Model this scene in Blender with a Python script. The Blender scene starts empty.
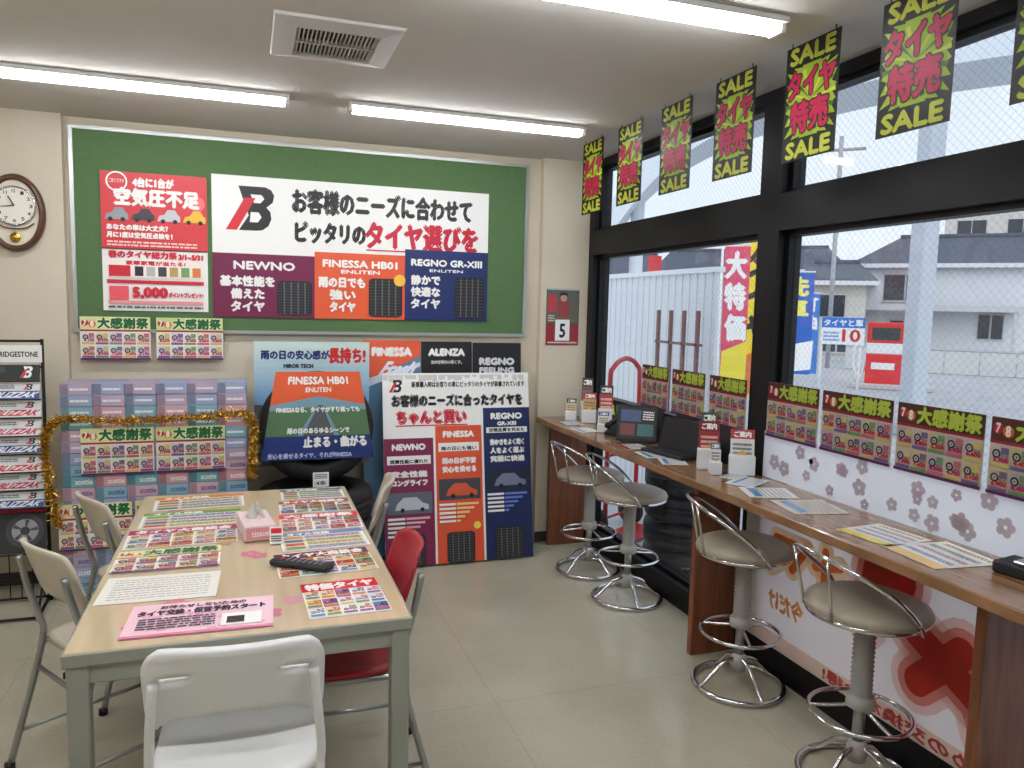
import bpy, math, random
from mathutils import Vector, Matrix
random.seed(7)
SC=bpy.context.scene
def lin(c):
    return tuple(((v/255)/12.92 if v/255<=0.04045 else ((v/255+0.055)/1.055)**2.4) for v in c)
# ---------------------------------------------------------------- materials
MATS={}
def mat(name,rgb=(200,200,200),rough=0.5,metal=0.0,var=0.0,scale=8.0,bump=0.0,bscale=60.0,attr=False,trans=0.0,emit=0.0,stretch=None,spec=0.5,coat=0.0):
    m=bpy.data.materials.new(name);m.use_nodes=True
    nt=m.node_tree;N=nt.nodes;Lk=nt.links
    b=N["Principled BSDF"];out=N["Material Output"]
    b.inputs["Roughness"].default_value=rough;b.inputs["Metallic"].default_value=metal
    b.inputs["Specular IOR Level"].default_value=spec
    b.inputs["Coat Weight"].default_value=coat
    c=lin(rgb)
    b.inputs["Base Color"].default_value=(*c,1)
    csrc=None
    if attr:
        a=N.new("ShaderNodeAttribute");a.attribute_name="Col";csrc=a.outputs["Color"]
        Lk.new(csrc,b.inputs["Base Color"])
    if var>0:
        tc=N.new("ShaderNodeTexCoord");mp=N.new("ShaderNodeMapping");nz=N.new("ShaderNodeTexNoise")
        mp.inputs["Scale"].default_value=stretch or (1,1,1)
        nz.inputs["Scale"].default_value=scale;nz.inputs["Detail"].default_value=6
        cr=N.new("ShaderNodeValToRGB")
        cr.color_ramp.elements[0].position=0.3;cr.color_ramp.elements[1].position=0.7
        cr.color_ramp.elements[0].color=(*[v*(1-var) for v in c],1)
        cr.color_ramp.elements[1].color=(*[min(1,v*(1+var)) for v in c],1)
        Lk.new(tc.outputs["Object"],mp.inputs[0]);Lk.new(mp.outputs[0],nz.inputs["Vector"])
        Lk.new(nz.outputs[0],cr.inputs[0]);Lk.new(cr.outputs[0],b.inputs["Base Color"])
    if bump>0:
        tc=N.new("ShaderNodeTexCoord");nz=N.new("ShaderNodeTexNoise");nz.inputs["Scale"].default_value=bscale
        bp=N.new("ShaderNodeBump");bp.inputs["Strength"].default_value=bump;bp.inputs["Distance"].default_value=0.01
        Lk.new(tc.outputs["Object"],nz.inputs["Vector"]);Lk.new(nz.outputs[0],bp.inputs["Height"]);Lk.new(bp.outputs[0],b.inputs["Normal"])
    if trans>0:
        t=N.new("ShaderNodeBsdfTranslucent");mx=N.new("ShaderNodeMixShader");mx.inputs[0].default_value=trans
        t.inputs[0].default_value=(*c,1)
        if csrc: Lk.new(csrc,t.inputs[0])
        Lk.new(b.outputs[0],mx.inputs[1]);Lk.new(t.outputs[0],mx.inputs[2]);Lk.new(mx.outputs[0],out.inputs[0])
    if emit>0:
        b.inputs["Emission Color"].default_value=(*c,1);b.inputs["Emission Strength"].default_value=emit
    MATS[name]=m;return m
mat("print",attr=True,rough=0.45)
mat("print_gloss",attr=True,rough=0.16)
mat("print_thin",attr=True,rough=0.5,trans=0.4)
mat("print_backlit",attr=True,rough=0.5,trans=0.65)
mat("paint",attr=True,rough=0.35)
mat("matte",attr=True,rough=0.85)
mat("wallm",(216,205,184),0.8,var=0.04,scale=3,bump=0.15,bscale=120)
mat("ceilm",(208,204,196),0.9,var=0.02,scale=3,bump=0.1,bscale=150)
mat("greenboard",(88,118,76),0.9,var=0.05,scale=40,bump=0.3,bscale=300)
mat("alu",(190,192,190),0.35,metal=0.8)
mat("blackframe",(11,11,13),0.45,spec=0.3)
mat("chrome",(215,215,218),0.12,metal=1.0)
mat("steel",(170,172,172),0.3,metal=0.9)
mat("legpaint",(156,158,146),0.45,metal=0.15)
mat("rubber",(24,24,26),0.6,bump=0.2,bscale=80)
mat("gaiter",(170,168,162),0.5)
mat("seatvinyl",(160,149,132),0.42,bump=0.15,bscale=150)
mat("whiteplastic",(232,231,228),0.35)
mat("beigeplastic",(198,187,168),0.4)
mat("redplastic",(160,28,42),0.35)
mat("fabric_white",(222,220,214),0.8,bump=0.4,bscale=200)
mat("tubeglow",(247,250,255),0.5,emit=38)
mat("lampbody",(236,237,236),0.5)
mat("tabletop",(206,184,150),0.12,var=0.07,scale=3,stretch=(9,0.7,1),coat=0.5)
mat("counterwood",(142,104,72),0.2,var=0.4,scale=4,stretch=(18,1.2,1),coat=0.3)
mat("panelwood",(122,70,42),0.35,var=0.3,scale=5,stretch=(7,7,0.8))
mat("clockwood",(92,58,40),0.3,var=0.3,scale=12,stretch=(1,1,3))
mat("cream",(236,228,205),0.5)
mat("asphalt",(176,178,182),0.9,var=0.08,scale=2)
mat("tinsel",(206,164,70),0.25,metal=1.0)
mat("wire",(30,30,32),0.4,metal=0.6)
mat("rooftile",(74,82,98),0.7,var=0.25,scale=6)
mat("darkglass",(44,52,62),0.1)
mat("canopy",(224,231,238),0.6)
def floor_mat():
    m=mat("floorm",(160,150,124),0.2)
    nt=m.node_tree;N=nt.nodes;Lk=nt.links;b=N["Principled BSDF"]
    tc=N.new("ShaderNodeTexCoord")
    n1=N.new("ShaderNodeTexNoise");n1.inputs["Scale"].default_value=1.3;n1.inputs["Detail"].default_value=8
    n2=N.new("ShaderNodeTexNoise");n2.inputs["Scale"].default_value=60;n2.inputs["Detail"].default_value=4
    m1=N.new("ShaderNodeMath");m1.operation='MULTIPLY_ADD';m1.inputs[1].default_value=0.25
    m2=N.new("ShaderNodeMath");m2.operation='MULTIPLY';m2.inputs[1].default_value=0.75
    cr=N.new("ShaderNodeValToRGB");e=cr.color_ramp.elements
    e[0].position=0.35;e[0].color=(*lin((170,164,144)),1);e[1].position=0.66;e[1].color=(*lin((190,184,164)),1)
    for n in(n1,n2):Lk.new(tc.outputs["Object"],n.inputs["Vector"])
    Lk.new(n1.outputs[0],m2.inputs[0]);Lk.new(n2.outputs[0],m1.inputs[0]);Lk.new(m2.outputs[0],m1.inputs[2]);Lk.new(m1.outputs[0],cr.inputs[0])
    # faint tile joints
    br=N.new("ShaderNodeTexBrick");br.offset=0;br.inputs["Scale"].default_value=1.0;br.inputs["Brick Width"].default_value=.91;br.inputs["Row Height"].default_value=.91;br.inputs["Mortar Size"].default_value=.0016
    br.inputs["Color1"].default_value=(1,1,1,1);br.inputs["Color2"].default_value=(.96,.96,.96,1);br.inputs["Mortar"].default_value=(.62,.6,.56,1)
    Lk.new(tc.outputs["Object"],br.inputs["Vector"])
    mm=N.new("ShaderNodeMix");mm.data_type='RGBA';mm.blend_type='MULTIPLY';mm.inputs[0].default_value=.6
    Lk.new(cr.outputs[0],mm.inputs[6]);Lk.new(br.outputs[0],mm.inputs[7]);Lk.new(mm.outputs[2],b.inputs["Base Color"])
    rr=N.new("ShaderNodeMapRange");rr.inputs[3].default_value=0.08;rr.inputs[4].default_value=0.24
    Lk.new(n1.outputs[0],rr.inputs[0]);Lk.new(rr.outputs[0],b.inputs["Roughness"])
floor_mat()
def glass_mat():
    m=bpy.data.materials.new("wiredglass");m.use_nodes=True;nt=m.node_tree;N=nt.nodes;Lk=nt.links;N.clear()
    o=N.new("ShaderNodeOutputMaterial");tr=N.new("ShaderNodeBsdfTransparent");gl=N.new("ShaderNodeBsdfGlossy");gl.inputs["Roughness"].default_value=0.03
    tr.inputs[0].default_value=(0.95,0.97,0.98,1)
    m1=N.new("ShaderNodeMixShader");m1.inputs[0].default_value=0.04
    Lk.new(tr.outputs[0],m1.inputs[1]);Lk.new(gl.outputs[0],m1.inputs[2])
    tc=N.new("ShaderNodeTexCoord");sp=N.new("ShaderNodeSeparateXYZ");Lk.new(tc.outputs["Object"],sp.inputs[0])
    res=[]
    for sgn in(1,-1):
        a=N.new("ShaderNodeMath");a.operation='MULTIPLY_ADD';a.inputs[1].default_value=sgn*1.0
        Lk.new(sp.outputs[1],a.inputs[0]);Lk.new(sp.outputs[2],a.inputs[2])
        d=N.new("ShaderNodeMath");d.operation='MULTIPLY';d.inputs[1].default_value=1/0.03;Lk.new(a.outputs[0],d.inputs[0])
        f=N.new("ShaderNodeMath");f.operation='FRACT';Lk.new(d.outputs[0],f.inputs[0])
        l=N.new("ShaderNodeMath");l.operation='LESS_THAN';l.inputs[1].default_value=0.05;Lk.new(f.outputs[0],l.inputs[0]);res.append(l)
    mx=N.new("ShaderNodeMath");mx.operation='MAXIMUM';Lk.new(res[0].outputs[0],mx.inputs[0]);Lk.new(res[1].outputs[0],mx.inputs[1])
    mf=N.new("ShaderNodeMath");mf.operation='MULTIPLY';mf.inputs[1].default_value=.35;Lk.new(mx.outputs[0],mf.inputs[0])
    wr=N.new("ShaderNodeBsdfDiffuse");wr.inputs[0].default_value=(0.3,0.31,0.33,1)
    m2=N.new("ShaderNodeMixShader");Lk.new(mf.outputs[0],m2.inputs[0]);Lk.new(m1.outputs[0],m2.inputs[1]);Lk.new(wr.outputs[0],m2.inputs[2])
    Lk.new(m2.outputs[0],o.inputs[0]);MATS["wiredglass"]=m
glass_mat()
# ---------------------------------------------------------------- mesh builder
class MB:
    def __init__(s,name):
        s.name=name;s.v=[];s.f=[];s.m=[];s.c=[];s.s=[];s.mats=[]
    def add(s,vs,fs,mt,col=(200,200,200),smooth=False,M=None):
        o=len(s.v)
        if M is not None: vs=[M@Vector(v) for v in vs]
        s.v+= [tuple(v) for v in vs]
        if mt not in s.mats:s.mats.append(mt)
        k=s.mats.index(mt);lc=lin(col)
        for f in fs:
            s.f.append(tuple(i+o for i in f));s.m.append(k);s.c.append(lc);s.s.append(smooth)
    def done(s,loc=None,rotz=0.0):
        me=bpy.data.meshes.new(s.name)
        me.from_pydata(s.v,[],s.f);
        for n in s.mats:me.materials.append(MATS[n])
        me.polygons.foreach_set("material_index",s.m)
        me.polygons.foreach_set("use_smooth",s.s)
        at=me.color_attributes.new("Col",'FLOAT_COLOR','CORNER')
        buf=[]
        for p,c in zip(s.f,s.c):
            for _ in p: buf+=[c[0],c[1],c[2],1.0]
        at.data.foreach_set("color",buf)
        me.update()
        ob=bpy.data.objects.new(s.name,me)
        SC.collection.objects.link(ob)
        if loc is not None:ob.location=loc
        ob.rotation_euler=(0,0,rotz)
        return ob
def box(mb,x0,x1,y0,y1,z0,z1,mt,col=(200,200,200),M=None):
    v=[(x0,y0,z0),(x1,y0,z0),(x1,y1,z0),(x0,y1,z0),(x0,y0,z1),(x1,y0,z1),(x1,y1,z1),(x0,y1,z1)]
    f=[(0,3,2,1),(4,5,6,7),(0,1,5,4),(1,2,6,5),(2,3,7,6),(3,0,4,7)]
    mb.add(v,f,mt,col,M=M)
def bbox(mb,x0,x1,y0,y1,z0,z1,mt,b=0.005,col=(200,200,200),M=None):
    v=[];X=(x0,x1);Y=(y0,y1);Z=(z0,z1);idx={}
    for i in(0,1):
        for j in(0,1):
            for k in(0,1):
                sx=1 if i==0 else -1;sy=1 if j==0 else -1;sz=1 if k==0 else -1
                for a in range(3):
                    p=[X[i]+sx*b,Y[j]+sy*b,Z[k]+sz*b]
                    p[a]=(X[i],Y[j],Z[k])[a]
                    idx[(i,j,k,a)]=len(v);v.append(tuple(p))
    f=[]
    for a in range(3):
        o=[t for t in range(3) if t!=a]
        for s in(0,1):
            q=[]
            for (p,r) in((0,0),(1,0),(1,1),(0,1)):
                t=[0,0,0];t[a]=s;t[o[0]]=p;t[o[1]]=r;q.append(idx[(*t,a)])
            f.append(tuple(q))
    for a in range(3):
        o=[t for t in range(3) if t!=a]
        for p in(0,1):
            for r in(0,1):
                t0=[0,0,0];t0[a]=0;t0[o[0]]=p;t0[o[1]]=r;t1=list(t0);t1[a]=1
                f.append((idx[(*t0,o[0])],idx[(*t1,o[0])],idx[(*t1,o[1])],idx[(*t0,o[1])]))
    for i in(0,1):
        for j in(0,1):
            for k in(0,1):f.append((idx[(i,j,k,0)],idx[(i,j,k,1)],idx[(i,j,k,2)]))
    mb.add(v,f,mt,col,M=M)
def tube(mb,pts,r,mt,seg=10,closed=False,col=(200,200,200),M=None,caps=True):
    P=[Vector(p) for p in pts];n=len(P)
    T=[]
    for i in range(n):
        if closed:t=P[(i+1)%n]-P[i-1]
        else:t=P[min(i+1,n-1)]-P[max(i-1,0)]
        T.append(t.normalized())
    up=Vector((0,0,1)) if abs(T[0].z)<0.9 else Vector((1,0,0))
    a=T[0].cross(up).normalized();v=[];f=[]
    for i in range(n):
        a=(a-T[i]*a.dot(T[i])).normalized();b=T[i].cross(a)
        rr=r[i] if isinstance(r,(list,tuple)) else r
        for k in range(seg):
            t=2*math.pi*k/seg;v.append(P[i]+a*math.cos(t)*rr+b*math.sin(t)*rr)
    m=n if closed else n-1
    for i in range(m):
        j=(i+1)%n
        for k in range(seg):
            l=(k+1)%seg;f.append((i*seg+k,j*seg+k,j*seg+l,i*seg+l))
    if caps and not closed:
        f.append(tuple(range(seg)));f.append(tuple((n-1)*seg+k for k in reversed(range(seg))))
    mb.add(v,f,mt,col,smooth=True,M=M)
def ring(c,r,n=40,z=0):
    return [(c[0]+r*math.cos(2*math.pi*i/n),c[1]+r*math.sin(2*math.pi*i/n),z) for i in range(n)]
def lathe(mb,prof,mt,seg=32,M=None,col=(200,200,200),closedprof=False):
    v=[];f=[];n=len(prof)
    for (r,z) in prof:
        for k in range(seg):
            t=2*math.pi*k/seg;v.append((r*math.cos(t),r*math.sin(t),z))
    for i in range(n if closedprof else n-1):
        j=(i+1)%n
        for k in range(seg):
            l=(k+1)%seg;f.append((i*seg+k,i*seg+l,j*seg+l,j*seg+k))
    mb.add(v,f,mt,col,smooth=True,M=M)
def smooth_path(pts,sub=6):
    P=[Vector(p) for p in pts];o=[]
    for i in range(len(P)-1):
        p0=P[max(i-1,0)];p1=P[i];p2=P[i+1];p3=P[min(i+2,len(P)-1)]
        for k in range(sub):
            t=k/sub
            o.append(0.5*((2*p1)+(p2-p0)*t+(2*p0-5*p1+4*p2-p3)*t*t+(3*p1-p0-3*p2+p3)*t**3))
    o.append(P[-1]);return o
def shell(mb,fn,nu,nv,th,mt,skip=(),M=None):
    V=[]
    def nrm(u,v):
        e=1e-3;du=Vector(fn(u+e,v))-Vector(fn(u-e,v));dv=Vector(fn(u,v+e))-Vector(fn(u,v-e))
        return du.cross(dv).normalized()
    for j in range(nv+1):
        for i in range(nu+1):
            u=-1+2*i/nu;v=j/nv;p=Vector(fn(u,v));n=nrm(min(max(u,-.98),.98),min(max(v,.02),.98))
            V.append(p+n*th/2);V.append(p-n*th/2)
    idx=lambda i,j,s:2*(j*(nu+1)+i)+s
    keep={(i,j) for i in range(nu) for j in range(nv)}-set(skip)
    F=[]
    for (i,j) in keep:
        F.append((idx(i,j,0),idx(i+1,j,0),idx(i+1,j+1,0),idx(i,j+1,0)))
        F.append((idx(i,j,1),idx(i,j+1,1),idx(i+1,j+1,1),idx(i+1,j,1)))
        for (d,e,a,b) in((0,-1,(i,j),(i+1,j)),(1,0,(i+1,j),(i+1,j+1)),(0,1,(i+1,j+1),(i,j+1)),(-1,0,(i,j+1),(i,j))):
            if (i+d,j+e) not in keep:
                F.append((idx(*a,0),idx(*a,1),idx(*b,1),idx(*b,0)))
    mb.add(V,F,mt,smooth=True,M=M)
# ---------------------------------------------------------------- printed sheets
TC={}
def textmesh(s):
    if s in TC:return TC[s]
    cu=bpy.data.curves.new("t","FONT");cu.body=s;cu.size=1;cu.resolution_u=2
    ob=bpy.data.objects.new("t",cu);SC.collection.objects.link(ob)
    bpy.context.view_layer.update()
    dg=bpy.context.evaluated_depsgraph_get();me=ob.evaluated_get(dg).to_mesh()
    vs=[(v.co.x,v.co.y) for v in me.vertices];fs=[tuple(p.vertices) for p in me.polygons]
    ob.evaluated_get(dg).to_mesh_clear()
    bpy.data.objects.remove(ob);bpy.data.curves.remove(cu)
    if vs:
        a=min(v[0] for v in vs);b=max(v[0] for v in vs);c=min(v[1] for v in vs);d=max(v[1] for v in vs)
        vs=[((x-a)/(b-a+1e-9),(y-c)/(d-c+1e-9)) for x,y in vs]
    TC[s]=(vs,fs);return TC[s]
LS=0.00022
class Sheet:
    """flat printed sheet; unit coords u right, v up"""
    def __init__(s,mb,org,right,up,w,h,mt="print",th=0.002,base=(245,243,236),edge=None):
        r=Vector(right).normalized();u=Vector(up).normalized();n=r.cross(u)
        s.M=Matrix(((r.x,u.x,n.x,org[0]),(r.y,u.y,n.y,org[1]),(r.z,u.z,n.z,org[2]),(0,0,0,1)))
        s.w=w;s.h=h;s.mb=mb;s.mt=mt;s.z=0;s.tr=None
        if base is None:return
        if th>0:box(mb,0,w,0,h,-th,-0.0001,mt if mt in("print_thin","print_backlit") else "paint",edge or base,M=s.M)
        s.rect(0,0,1,1,base)
    def P(s,u,v,z):
        if s.tr:u,v=s.tr(u,v)
        return (u*s.w,v*s.h,z)
    def poly(s,pts,col,L=None):
        if L is None:s.z+=1;L=s.z
        z=LS*L
        s.mb.add([s.P(u,v,z) for u,v in pts],[tuple(range(len(pts)))],s.mt,col,M=s.M)
    def rect(s,a,b,c,d,col,L=None):s.poly([(a,b),(c,b),(c,d),(a,d)],col,L)
    def circ(s,u,v,r,col,L=None,n=20,asp=None):
        k=s.w/s.h if asp is None else asp
        s.poly([(u+r*math.cos(2*math.pi*i/n),v+r*k*math.sin(2*math.pi*i/n)) for i in range(n)],col,L)
    def text(s,t,a,b,c,d,col,bold=0.0,out=None,shear=0,mir=False):
        vs,fs=textmesh(t)
        if not vs:return
        def put(dx,dy,cl,L):
            z=LS*L
            pts=[]
            for x,y in vs:
                if mir:x=1-x
                pts.append(s.P(a+(c-a)*(x+shear*(y-.5))+dx,b+(d-b)*y+dy,z))
            s.mb.add(pts,fs,s.mt,cl,M=s.M)
        hh=(d-b);k=s.h/s.w
        if out is not None:
            s.z+=1;o=0.05*hh+bold
            for i,(dx,dy) in enumerate(((1,0),(-1,0),(0,1),(0,-1),(.7,.7),(-.7,.7),(.7,-.7),(-.7,-.7))):put(dx*o*k,dy*o,out,s.z+i*.12)
        s.z+=1
        if bold>0:
            for i,(dx,dy) in enumerate(((1,0),(-1,0),(0,1),(0,-1))):put(dx*bold*k,dy*bold,col,s.z+i*.2)
        else:put(0,0,col,s.z)
    def dashes(s,a,b,c,d,n,col,fill=0.55):
        s.z+=1;L=s.z;rh=(d-b)/n
        for i in range(n):
            u=a;y=b+i*rh
            while u<c-0.01:
                l=random.uniform(.02,.07)*(1 if s.w<.6 else .5);e=min(c,u+l)
                s.rect(u,y+rh*(1-fill)/2,e,y+rh*(1+fill)/2,col,L);u=e+random.uniform(.004,.016)
    def tyre(s,a,b,c,d):
        k=(c-a);e=0.16
        pts=[]
        for (cx,cy,t0) in((c-e*k,d-.08*(d-b),0),(a+e*k,d-.08*(d-b),90),(a+e*k,b+.08*(d-b),180),(c-e*k,b+.08*(d-b),270)):
            for q in range(5):
                t=math.radians(t0+q*22.5);pts.append((cx+e*k*math.cos(t),cy+.08*(d-b)*math.sin(t)))
        s.poly(pts,(30,30,32))
        s.z+=1;L=s.z
        for g in(.2,.4,.6,.8):s.rect(a+k*(g-.022),b+.03*(d-b),a+k*(g+.022),d-.03*(d-b),(96,96,100),L)
        for i in range(12):
            y=b+(d-b)*(i+.5)/12.5
            for g in(.02,.24,.44,.64,.84):s.rect(a+k*g,y,a+k*(g+.12),y+.004*1,(84,84,88),L)
    def disc_tyre(s,u,v,r):
        s.circ(u,v,r,(30,30,32),n=14);s.circ(u,v,r*.62,(185,185,190),n=12);s.circ(u,v,r*.2,(60,60,66),n=6)
    def flower(s,u,v,r,col,L=None):
        if L is None:s.z+=1;L=s.z
        k=s.w/s.h
        a0=random.random()*6
        for i in range(5):
            a=a0+i*2*math.pi/5
            s.circ(u+r*.58*math.cos(a),v+r*k*.58*math.sin(a),r*.42,col,L+ i*.15,n=10)
RED=(214,32,48);BLK=(25,22,25);WHT=(248,247,243);NAVY=(28,34,84);WINE=(116,26,70);ORG=(232,92,48);YEL=(250,232,50)
def logoB(S,u0,v0,u1,v1,bg=WHT,fg=BLK):
    W=u1-u0;H=v1-v0;q=lambda x,y:(u0+W*x,v0+H*y)
    S.poly([q(.26,1),q(.80,1),q(.92,.94),q(.98,.82),q(.95,.66),q(.82,.54),q(.90,.44),q(.92,.28),q(.86,.12),q(.74,.02),q(.62,0),q(.26,0),q(.46,.34)],fg)
    S.poly([q(.50,.82),q(.72,.82),q(.78,.73),q(.70,.63),q(.57,.63)],bg);S.poly([q(.50,.42),q(.66,.42),q(.72,.31),q(.64,.19),q(.48,.19)],bg)
    S.poly([q(.0,0),q(.22,0),q(.60,.74),q(.38,.74)],RED)
def sale_flyer(S,var=0,backlit_tone=False):  # second variant has backlit dimness painted into browner, duller print colours
    hb=(96,52,44) if backlit_tone else [(226,228,160),(206,220,140)][var%2]
    S.rect(0,.70,1,1,hb)
    S.rect(0,.66,1,.70,(166,40,62))
    S.circ(.07,.86,.05,(200,40,60));S.circ(.17,.83,.055,(226,120,40))
    S.text("7",.05,.80,.09,.92,WHT,.008);S.text("8",.15,.77,.19,.90,WHT,.008)
    S.text("大感謝祭",.25,.735,.97,.975,(196,212,80) if backlit_tone else (24,100,50),.016,out=(50,60,30) if backlit_tone else (250,250,210))
    cols=[(196,110,126),(216,198,116),(124,104,148),(120,158,108)]
    z0=S.z
    for r in range(2):
        for k in range(5):
            S.z=z0
            u=.02+k*.196;v=.36-r*.31
            S.rect(u,v,u+.18,v+.28,[(236,232,224),(240,226,190),(224,212,226)][(k+r+var)%3] if not backlit_tone else [(200,192,180),(206,190,150),(184,172,184)][(k+r+var)%3])
            S.disc_tyre(u+.055,v+.17,.042)
            S.rect(u+.10,v+.17,u+.175,v+.26,cols[(k+var)%4]);S.rect(u,v,u+.18,v+.05,cols[(k+r+1)%4],L=S.z)
            S.text("%d,%d00"%(random.randint(3,9),random.randint(1,9)),u+.03,v+.06,u+.175,v+.12,(200,24,80),.006)
            S.z-=1;S.dashes(u+.10,v+.12,u+.175,v+.165,2,(90,80,80))
    S.rect(0,0,1,.045,(100,44,92))
def multi_flyer(S,bg=(240,236,225),head=(220,40,60),title="タイヤ大商談会"):
    S.rect(0,.74,1,1,head);S.text(title,.06,.78,.94,.96,WHT,.012)
    cols=[(206,80,100),(236,200,90),(90,130,180),(110,160,96),(150,96,150),(220,140,80)]
    z0=S.z
    for r in range(3):
        for k in range(5):
            S.z=z0
            u=.015+k*.197;v=.505-r*.24
            S.rect(u,v,u+.185,v+.225,random.choice(cols) if random.random()<.4 else random.choice([(240,236,226),(240,220,180),(226,230,236)]))
            S.disc_tyre(u+.055,v+.13,.034);S.dashes(u+.095,v+.10,u+.18,v+.21,3,random.choice([(60,60,70),(190,30,60)]));S.rect(u+.01,v+.02,u+.175,v+.07,random.choice(cols),L=S.z)
BW=((1,0,0),(0,0,1));RW=((0,-1,0),(0,0,1));TT=((1,0,0),(0,1,0))
# ================================================================ ROOM SHELL
def simple(name,boxes,mt):
    mb=MB(name)
    for b in boxes:box(mb,*b,mt)
    return mb.done()
simple("floor",[(-3.2,2.24,-3.2,4.9,-0.1,0)],"floorm")
simple("ceiling",[(-3.2,2.24,-3.2,4.9,2.5,2.62)],"ceilm")
simple("wall_back",[(-3.2,2.24,4.70,4.9,0,2.5),(-3.0,-.91,4.64,4.70,0,2.5),(1.79,2.24,4.64,4.70,0,2.5)],"wallm")
simple("wall_left",[(-3.2,-3.0,-3.0,4.70,0,2.5)],"wallm")
simple("wall_front",[(-3.2,2.24,-3.2,-3.0,0,2.5)],"wallm")
simple("wall_right",[(2.12,2.24,-3.0,-1.1,0,2.5)],"wallm")
mat("baseb",(60,54,50),0.5)
simple("baseboard_back",[(-3.0,-.91,4.632,4.64,0,.07),(-.91,1.79,4.692,4.70,0,.07),(1.79,2.12,4.632,4.64,0,.07)],"baseb")
def window(name,y0,y1,far=False):
    mb=MB(name);m="blackframe"
    box(mb,2.12,2.24,y0,y1,0,.12,m)
    box(mb,2.12,2.24,y0,y1,1.90,2.055,m)
    box(mb,2.13,2.24,y0,y1,2.455,2.5,m)
    wL=.07
    for a,b in((y0,y0+wL),(y1-wL,y1)):
        for z0,z1 in((.12,1.90),(2.055,2.455)):box(mb,2.12,2.24,a,b,z0,z1,m)
    for z0,z1 in((.12,1.90),(2.055,2.455)):
        a=y0+wL;b=y1-wL;s=.022
        box(mb,2.16,2.22,a,a+s,z0,z1,m);box(mb,2.16,2.22,b-s,b,z0,z1,m)
        box(mb,2.16,2.22,a+s,b-s,z0,z0+s,m);box(mb,2.16,2.22,a+s,b-s,z1-s,z1,m)
        box(mb,2.187,2.193,a+s,b-s,z0+s,z1-s,"wiredglass")
    if far: box(mb,2.13,2.2,y0+wL,y1-wL,.90,1.0,m)
    return mb.done()
window("window_1",2.80,4.64,True)
window("window_2",.85,2.80)
window("window_3",-1.10,.85)
def lamp(name,x0,y):
    mb=MB(name)
    bbox(mb,x0,x0+1.22,y-.055,y+.055,2.480,2.4995,"lampbody",.004)
    for e in(x0+.0,x0+1.20):bbox(mb,e,e+.02,y-.036,y+.036,2.453,2.481,"lampbody",.003)
    bbox(mb,x0+.02,x0+1.20,y-.032,y+.032,2.456,2.481,"tubeglow",.008)
    return mb.done()
for x0,y in((-1.03,3.80),(.46,3.80),(.43,2.18),(-1.06,2.18),(.43,.4),(-1.06,.4),(-2.5,2.18),(-2.5,.4)):lamp("fluorescent_lamp",x0,y)
mat("ventm",(196,194,188),0.5)
mb=MB("ceiling_vent")
x0,x1,y0,y1=.09,.53,2.72,3.18
prof=[(0,2.4995),(0.005,2.490),(0.075,2.478),(.085,2.490)]
for i in range(3):
    a,za=prof[i];b,zb=prof[i+1]
    A=[(x0+a,y0+a),(x1-a,y0+a),(x1-a,y1-a),(x0+a,y1-a)];B=[(x0+b,y0+b),(x1-b,y0+b),(x1-b,y1-b),(x0+b,y1-b)]
    for k in range(4):
        l=(k+1)%4;mb.add([(*A[k],za),(*A[l],za),(*B[l],zb),(*B[k],zb)],[(0,1,2,3)],"ventm")
mb.add([(x0+.07,y0+.07,2.497),(x1-.07,y0+.07,2.497),(x1-.07,y1-.07,2.497),(x0+.07,y1-.07,2.497)],[(0,1,2,3)],"matte",(20,20,20))
n=19
for i in range(n):
    x=x0+.09+(x1-x0-.18)*i/(n-1)
    box(mb,x-.0028,x+.0028,y0+.08,y1-.08,2.484,2.494,"ventm")
y=(y0+y1)/2;box(mb,x0+.08,x1-.08,y-.005,y+.005,2.480,2.494,"ventm")
mb.done()
# ================================================================ BACK WALL
mb=MB("notice_board")
box(mb,-.87,1.685,4.675,4.699,1.38,2.44,"greenboard")
for b in((-.885,-.865,4.667,4.699,1.365,2.455),(1.68,1.70,4.667,4.699,1.365,2.455),(-.865,1.68,4.667,4.699,2.437,2.455),(-.865,1.68,4.662,4.699,1.365,1.383)):box(mb,*b,"alu")
mb.done()
mb=MB("promo_banner")
S=Sheet(mb,(-.185,4.668,1.46),*BW,1.62,.795,base=WHT)
logoB(S,.045,.62,.21,.93)
S.text("お客様のニーズに合わせて",.27,.765,.93,.935,BLK,.009)
S.text("ピッタリの",.28,.555,.525,.70,BLK,.009)
S.text("タイヤ選びを",.53,.535,.955,.725,(196,20,50),.011);S.rect(.53,.515,.96,.525,(196,20,50))
S.rect(0,0,.345,.455,(116,26,70));S.rect(.345,0,.675,.49,(230,92,50));S.rect(.675,0,1,.54,(26,44,100))
S.text("NEWNO",.07,.345,.275,.40,WHT,.004);S.text("FINESSA HB01",.375,.385,.645,.435,WHT,.004);S.text("ENLITEN",.44,.34,.58,.365,WHT,.002);S.text("REGNO GR-XⅢ",.70,.42,.975,.47,WHT,.004);S.text("ENLITEN",.77,.375,.90,.395,WHT,.001)
for i,t in enumerate(("基本性能を","備えた","タイヤ")):S.text(t,.025 if i==0 else .06,.225-i*.09,.205 if i==0 else .17,.295-i*.09,WHT,.005)
for i,t in enumerate(("雨の日でも","強い","タイヤ")):S.text(t,.36 if i==0 else .40,.235-i*.09,.525 if i==0 else .49,.305-i*.09,WHT,.005)
for i,t in enumerate(("静かで","快適な","タイヤ")):S.text(t,.70,.275-i*.09,.81,.345-i*.09,WHT,.005)
S.tyre(.215,.02,.335,.27);S.tyre(.54,.02,.665,.31);S.tyre(.87,.02,.985,.34)
S.circ(.655,.30,.022,(250,200,70))
mb.done()
mb=MB("campaign_poster")
S=Sheet(mb,(-.74,4.668,1.485),*BW,.53,.745,base=WHT)
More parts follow.
